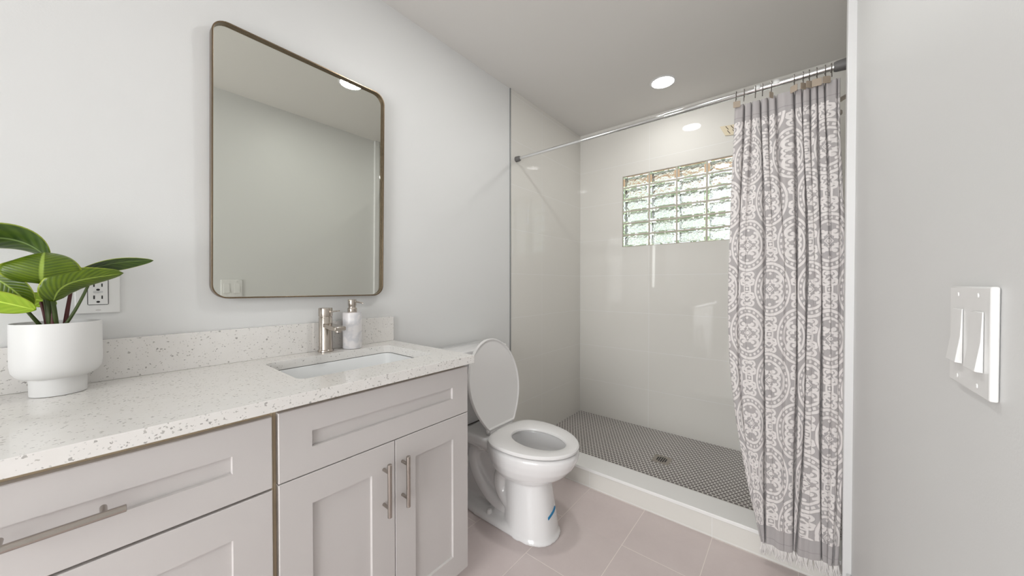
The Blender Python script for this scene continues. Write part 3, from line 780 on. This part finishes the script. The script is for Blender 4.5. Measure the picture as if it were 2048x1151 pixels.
# seat ring
bm = new_bm()
so = [(-0.950, 0.180, 0.252, 0.183), ]
def seat_ring(g, z, pw=0.95):
    out = []
    for i in range(64):
        a = 2*PI*i/64; c, s_ = math.cos(a), math.sin(a)
        if c > 0: p = (-0.960 + (0.245-g)*c, TY + (0.181-g)*s_, z)
        else: p = (-0.960 - (0.160-g)*abs(c)**0.70, TY + (0.181-g)*(abs(s_)**0.62)*(1 if s_ > 0 else -1), z)
        out.append(p)
    return out
def seat_in(g, z): return egg(-0.915, 0.128+g, 0.142+g, 0.090+g, z, 64, 0.97)
loft(bm, [seat_in(0.004, 0.4115), seat_ring(0.006, 0.4115), seat_ring(0.0, 0.4160), seat_ring(0.0, 0.4230), seat_ring(0.005, 0.4285), seat_ring(0.02, 0.4310), seat_in(0.012, 0.4305), seat_in(0.003, 0.426), seat_in(0.0, 0.419), seat_in(0.004, 0.4115)], True, False, False)
bmesh.ops.remove_doubles(bm, verts=bm.verts[:], dist=1e-6)
seat = obj('seat', bm, M['plastic'], tl)
# hinge bar
bm = new_bm()
box(bm, -1.158, -1.1245, TY-0.085, TY+0.085, 0.404, 0.428)
tube(bm, [(-1.136, TY-0.10, 0.430), (-1.136, TY+0.10, 0.430)], 0.010, 16)
hb = obj('hinge', bm, M['plastic'], tl, 0.005)
# raised lid: egg outline standing on its hinge, leaning against the tank
bm = new_bm()
Llen = 0.425
def lid_ring(g, d):
    out = []; n_ = 64
    for i in range(n_):
        a = 2*PI*i/n_; c, s_ = math.cos(a), math.sin(a)
        # c=+1 top (front tip when closed), c=-1 bottom (hinge side, squared off)
        if c > 0: v_ = 0.212 + (0.222-g)*c; h_ = (0.184-g)*s_
        else:
            q_ = 1 - abs(s_)**1.6            # 0 at the widest point, 1 at the hinge
            v_ = 0.212 - (0.212-g)*min(1, abs(c)**0.85*1.12)
            f_ = (0.212 - v_)/0.212
            h_ = (0.184-g)*(1 - 0.50*f_**1.9)*(1 if s_ > 0 else -1)
            if v_ <= g + 0.0005: h_ = h_*abs(s_)/math.sin(math.acos(min(1, (1/1.12)**(1/0.85))))
        out.append((d, h_, v_))
    return out
tilt = math.radians(11.0)
hx, hz = -1.136, 0.430
def T(p):
    d, h_, v_ = p
    return (hx - v_*math.sin(tilt) + d*math.cos(tilt), TY + h_, hz + v_*math.cos(tilt) + d*math.sin(tilt))
# slightly dished inner face towards the room, rolled rim
rings = [lid_ring(0.05, -0.006), lid_ring(0.012, -0.006), lid_ring(0.0, 0.0), lid_ring(0.0, 0.010), lid_ring(0.003, 0.014), lid_ring(0.007, 0.014), lid_ring(0.012, 0.008), lid_ring(0.05, 0.0065), lid_ring(0.10, 0.0065)]
loft(bm, [[T(p) for p in r] for r in rings])
obj('seat_cover', bm, M['plastic'], tl)
# blue tape on the pedestal
def pedx(z):   # front radius at z
    return (0.128 + (0.118-0.128)*(z-0.08)/0.08) if z > 0.08 else 0.138 + (0.128-0.138)*(z-0.02)/0.06
def pedpt(a, z, off):
    rx = pedx(z)+off; ry = (0.106 - (z-0.02)*0.085)+off
    c, s_ = math.cos(a), math.sin(a)
    return (-0.955 + rx*abs(c)**0.86, TY + ry*(abs(s_)**0.86)*(1 if s_ > 0 else -1), z)
bm = new_bm(); NS = 14; r_a = []
for i in range(NS+1):
    a = math.radians(-14 + 30*i/NS); z = 0.098 + 0.022*i/NS
    r_a.append([pedpt(a, z, -0.001), pedpt(a, z, 0.0018), pedpt(a, z+0.010, 0.0018), pedpt(a, z+0.010, -0.001)])
loft(bm, r_a)
obj('tape_strip', bm, M['bluetape'], tl)['label'] = 'blue tape strip'

# ------------------------------------------------------------------ shower fittings
bm = new_bm()
dx_, dy_ = -0.651, 2.322
dr = thing('shower_drain', 'square metal drain grate in the dark mosaic shower floor', 'drain', (dx_, dy_, 0.01))
zf_ = 0.0102
pl = rrect(dx_-0.052, dx_+0.052, dy_-0.052, dy_+0.052, 0.004)
loft(bm, [[(a, b, zf_) for a, b in pl], [(a, b, zf_+0.002) for a, b in pl]])
obj('plate', bm, M['steel'], dr, 0.0005)
bm = new_bm()
for i in range(5):
    xx_ = dx_ + (i-2)*0.0125; hl = math.sqrt(0.034**2 - ((i-2)*0.0125)**2)
    box(bm, xx_-0.0036, xx_+0.0036, dy_-hl, dy_+hl, zf_+0.0020, zf_+0.0024)
obj('slots', bm, M['dark'], dr)['label'] = 'dark drain slots'
# skewed cream plate with slanted dark strips on back wall
vg = thing('wall_patch', 'small cream slatted patch high on the back tile wall by the curtain', 'grille', (-0.36, YB, 2.18))
bm = new_bm()
def para(bm, pts, y0, y1):
    loft(bm, [[(x, y0, z) for x, z in pts], [(x, y1, z) for x, z in pts]])
para(bm, [(-0.405, 2.219), (-0.268, 2.207), (-0.262, 2.135), (-0.372, 2.149)], YB-0.001, YB-0.007)
obj('patch_plate', bm, M['cream_patch'], vg, 0.001)
bm = new_bm()
for r in range(2):
    for i in range(4):
        bx_ = -0.372 + i*0.030 + r*0.010; z1 = 2.211 - r*0.030 - i*0.002
        para(bm, [(bx_, z1), (bx_+0.005, z1), (bx_+0.021, z1-0.026), (bx_+0.016, z1-0.026)], YB-0.0068, YB-0.0074)
obj('slots', bm, mat('brown slot', (0.10, 0.07, 0.04), 0.6), vg)['label'] = 'dark brown slots'

# curtain rod
RY, RZ = 1.858, 1.985
rod = thing('curtain_rod', 'chrome tension curtain rod spanning the top of the shower opening', 'curtain rod', (-0.6, RY, RZ))
bm = new_bm(); tube(bm, [(XL+0.03, RY, RZ), (-0.515, RY, RZ)], 0.0105, 24); obj('inner_tube', bm, M['chrome'], rod)
bm = new_bm(); tube(bm, [(-0.516, RY, RZ), (-0.514, RY, RZ), (0.13, RY, RZ)], [0.0117, 0.0125, 0.0125], 24); obj('outer_tube', bm, M['chrome'], rod)
bm = new_bm(); tube(bm, [(XL+0.0045, RY, RZ), (XL+0.030, RY, RZ), (XL+0.040, RY, RZ)], [0.0185, 0.0175, 0.014], 24); obj('end_cap', bm, M['rodend'], rod)
bm = new_bm(); tube(bm, [(0.115, RY, RZ), (0.122, RY, RZ), (0.16, RY, RZ), (XA-0.0005, RY, RZ)], [0.017, 0.0195, 0.0225, 0.0225], 24); obj('end_cap', bm, M['rodend'], rod)
for xx_ in (-0.130, -0.064):
    bm = new_bm()
    for (r_) in (0.0135,):
        n_ = 20; A = [(xx_-0.014, RY + r_*math.cos(PI*i/n_ + 0.1) * 1, RZ + r_*math.sin(PI*i/n_+0.1)) for i in range(n_+1)]
        A = [(xx_-0.011, RY-0.013, RZ-0.006)] + [(xx_-0.011, RY + 0.0132*math.cos(PI - PI*0.7*i/12), RZ+0.0132*math.sin(PI - PI*0.7*i/12)) for i in range(13)] + [(xx_-0.011, RY+0.010, RZ+0.024)]
        B = [(xx_+0.011, b, c) for a, b, c in A]
        va = [bm.verts.new(p) for p in A]; vb = [bm.verts.new(p) for p in B]
        for i in range(len(A)-1): bm.faces.new((va[i], va[i+1], vb[i+1], vb[i]))
    o = obj('sticker', bm, M['label'], rod, fix=False); sdm = o.modifiers.new('t', 'SOLIDIFY'); sdm.thickness = 0.0004; sdm.offset = 0
    o['label'] = 'white paper sticker'

# ---- curtain
top_x = [-0.213, -0.176, -0.150, -0.118, -0.092, -0.066, -0.004, 0.020, 0.045, 0.066, 0.088, 0.126, 0.134]
mid_x = [-0.228, -0.190, -0.162, -0.094, -0.070, -0.030, 0.010, 0.041, 0.060, 0.082, 0.110, 0.134, 0.150]
bot_x = [-0.098, -0.094, -0.090, -0.083, -0.055, -0.025, 0.006, 0.012, 0.045, 0.087, 0.104, 0.118, 0.134]
top_d = [0, .050, .030, .055, .035, .035, .055, .050, .050, .035, .055, .02, .05]
mid_d = [0, .020, .004, .045, .004, .010, .065, .065, .004, .065, .010, .015, .07]
bot_d = [0, .004, .004, .070, .002, .002, .07, .05, .002, .070, .006, .02, .06]
ZTOP, ZHEM = 1.934, 0.092
def lerp3(a, m_, b, z):
    if z > 1.2:
        t = min(1, (z-1.2)/(ZTOP-1.2)); t = t*t*(3-2*t)*0.5 + t*0.5
        return m_ + (a-m_)*t
    t = (1.2 - z)/(1.2-ZHEM); t = t**2.2
    return m_ + (b-m_)*t
def curtain_path(z, sub=14):
    xs_ = [lerp3(a, m_, b, z) for a, m_, b in zip(top_x, mid_x, bot_x)]
    ds_ = [lerp3(a, m_, b, z) for a, m_, b in zip(top_d, mid_d, bot_d)]
    base = 1.848 if z > 1.75 else 1.848 - 0.120*((1.75-z)/(1.75-ZHEM))**0.8
    pts = []
    for k in range(len(xs_)-1):
        x0_, x1_ = xs_[k], xs_[k+1]; wdt = x1_-x0_
        amp = min(0.015, 0.20*abs(wdt)+0.0035)
        for j in range(sub):
            t_ = j/sub
            bulge = math.sin(PI*t_)**0.55 if t_ > 0 else 0
            ka = min(1, ds_[k]/0.028); kb = min(1, ds_[k+1]/0.028)
            if k == 0: ka = 1
            bulge = 1 - (1-bulge)*(ka*(1-t_) + kb*t_)
            # depth of the crease fades quickly from either end
            e0 = ds_[k]*math.exp(-(t_/0.07)**1.2) ; e1 = ds_[k+1]*math.exp(-(((1-t_))/0.07)**1.2)
            x_ = x0_ + wdt*(0.5 - 0.5*math.cos(PI*t_)*(0.55) - 0.225*(1-2*t_)*1.0 if False else t_ + 0.06*math.sin(2*PI*t_)*-1)
            y_ = base - amp*bulge + e0 + e1
            y_ += 0.0018*math.sin(x_*190 + z*3.1) + 0.0012*math.sin(z*9+k)
            y_ = min(y_, 1.750 + max(0, z-0.115)*0.6)
            pts.append((x_ + 0.0022*math.sin(z*6.3+k*1.7)*min(1, (ZTOP-z)*4), y_))
    pts.append((xs_[-1], min(base + ds_[-1], 1.750 + max(0, z-0.115)*0.6)))
    return pts
ref = curtain_path(1.0); ulen = [0]
for a, b in zip(ref, ref[1:]): ulen.append(ulen[-1] + math.hypot(b[0]-a[0], (b[1]-a[1])*0.30))
bm = new_bm(); uvl = bm.loops.layers.uv.new('UVMap'); NZ = 190; rows = []
for i in range(NZ+1):
    z = ZHEM + (ZTOP-ZHEM)*i/NZ
    P = curtain_path(z); row = []
    for j, (x_, y_) in enumerate(P):
        zz2 = z
        if i == NZ or z > 1.88: zz2 = z - 0.006*(1-math.cos(j/14*2*PI))*(z-1.88)/0.06 * 0.5
        s_ = j/(len(P)-1)
        if z < 0.6: zz2 = z + (0.6-z)/0.6*(0.028*s_ - 0.012 + 0.006*math.sin(j*0.16))
        row.append(bm.verts.new((x_, y_, zz2)))
    rows.append(row)
nc = len(rows[0])
for i in range(NZ):
    for j in range(nc-1):
        f = bm.faces.new((rows[i][j], rows[i][j+1], rows[i+1][j+1], rows[i+1][j]))
        for l, (a, b) in zip(f.loops, ((i, j), (i, j+1), (i+1, j+1), (i+1, j))):
            l[uvl].uv = (ulen[b] + 0.017, 0.0 + (ZHEM + (ZTOP-ZHEM)*a/NZ))
hem_pts = [v.co.copy() for v in rows[0]]
ct = thing('shower_curtain', 'grey shower curtain with pale scroll medallions and white fringe', 'shower curtain', (-0.04, 1.80, 0.05))
fab = obj('fabric', bm, M['curtain'], ct, fix=False)
for p in fab.data.polygons: p.use_smooth = True
for e in fab.data.edges: e.use_edge_sharp = False
# fringe strands
bm = new_bm(); rnd = random.Random(5)
for i in range(330):
    t_ = rnd.uniform(0, nc-1.001); j = int(t_); p = hem_pts[j].lerp(hem_pts[j+1], t_-j)
    L = rnd.uniform(0.024, 0.044); dxx = rnd.uniform(-0.010, 0.012); dyy = rnd.uniform(-0.012, 0.002)
    if p.y > 1.765: p.y = 1.755
    pts = [p + Vector((0, 0, 0.001)), p + Vector((dxx*0.4, dyy*0.5-0.001, -L*0.5)), p + Vector((dxx, dyy-0.001, -L))]
    tube(bm, pts, [0.0015, 0.0013, 0.0008], 5)
obj('fringe', bm, M['fringe'], ct)['label'] = 'white fringe along the hem'

# ---- curtain hooks
hook_x = [-0.208, -0.178, -0.137, -0.112, -0.081, -0.006, 0.022, 0.041, 0.064, 0.089, 0.107]
plate = {0: (14, 1.0, 0.010), 1: None, 2: None, 3: None, 4: (60, 0.9, 0.0), 5: (-35, 1.0, 0.0), 6: (50, 0.95, 0), 7: (42, 1.0, 0), 8: (4, 1.1, 0), 9: (28, 1.0, 0.006), 10: None}
for i, x_ in enumerate(hook_x):
    which = ('leftmost' , 'second', 'third', 'fourth', 'fifth', 'sixth', 'seventh', 'eighth', 'ninth', 'tenth', 'rightmost')[i]
    hk = thing('curtain_hook', 'metal curtain hook on the rod, %s%s' % (which if i in (0, 10) else which + ' from the left', ', with taupe square plate' if plate[i] else ''), 'curtain hook', (x_, RY, RZ), 'hooks holding the shower curtain on the rod')
    bm = new_bm()
    pts = []
    for k in range(15):
        a = math.radians(-35 + 250*k/14); pts.append((x_ + 0.001*k/14, RY + 0.0150*math.cos(a), RZ + 0.0020 + 0.0150*math.sin(a)))
    pts = [(x_, RY+0.0105, RZ-0.012)] + pts[1:] + [(x_+0.001, RY-0.0165, RZ-0.020), (x_+0.001, RY-0.027, RZ-0.046)]
    tube(bm, pts, 0.0016, 8)
    obj('wire', bm, M['hook'], hk)
    if plate[i]:
        ang, sc_, dx2 = plate[i]; a = math.radians(ang); s2 = 0.0135*sc_
        bm = new_bm(); cen = Vector((x_+dx2*0.5, RY-0.029, RZ-0.053)); ux_ = Vector((math.cos(a), math.sin(a)*-1 if False else math.sin(a), 0)); nz_ = Vector((math.sin(a), -math.cos(a), 0))
        ring = [cen + ux_*p + Vector((0, 0, 1))*q for p, q in rrect(-s2, s2, -s2, s2, 0.003, 3)]
        loft(bm, [ring, [r + nz_*0.0022 for r in ring]])
        obj('plate', bm, M['tag'], hk, 0.0004)

# ---- shower valve and arm on the hidden right shower wall
sv = thing('shower_valve', 'chrome shower valve and arm half hidden behind the curtain', 'shower valve', (XA, 2.3, 1.1))
bm = new_bm(); loft(bm, [[(XA-0.0005, 2.3+0.075*math.cos(2*PI*i/32), 1.10+0.085*math.sin(2*PI*i/32)) for i in range(32)], [(XA-0.012, 2.3+0.072*math.cos(2*PI*i/32), 1.10+0.082*math.sin(2*PI*i/32)) for i in range(32)]])
obj('escutcheon', bm, M['steel'], sv)
bm = new_bm(); tube(bm, [(XA-0.012, 2.3, 1.105), (XA-0.085, 2.3, 1.105)], [0.022, 0.020], 20); tube(bm, [(XA-0.075, 2.3, 1.105), (XA-0.082, 2.28, 1.03)], [0.012, 0.008], 14)
obj('lever', bm, M['steel'], sv)
bm = new_bm(); tube(bm, bez([(XA-0.001, 2.3, 2.04), (XA-0.08, 2.3, 2.05), (XA-0.13, 2.3, 1.99)], 10), 0.010, 14)
lathe(bm, [(0.012, 2.0), (0.02, 1.985), (0.045, 1.965), (0.045, 1.955)], XA-0.13, 2.3, 28)
obj('shower_head', bm, M['steel'], sv)
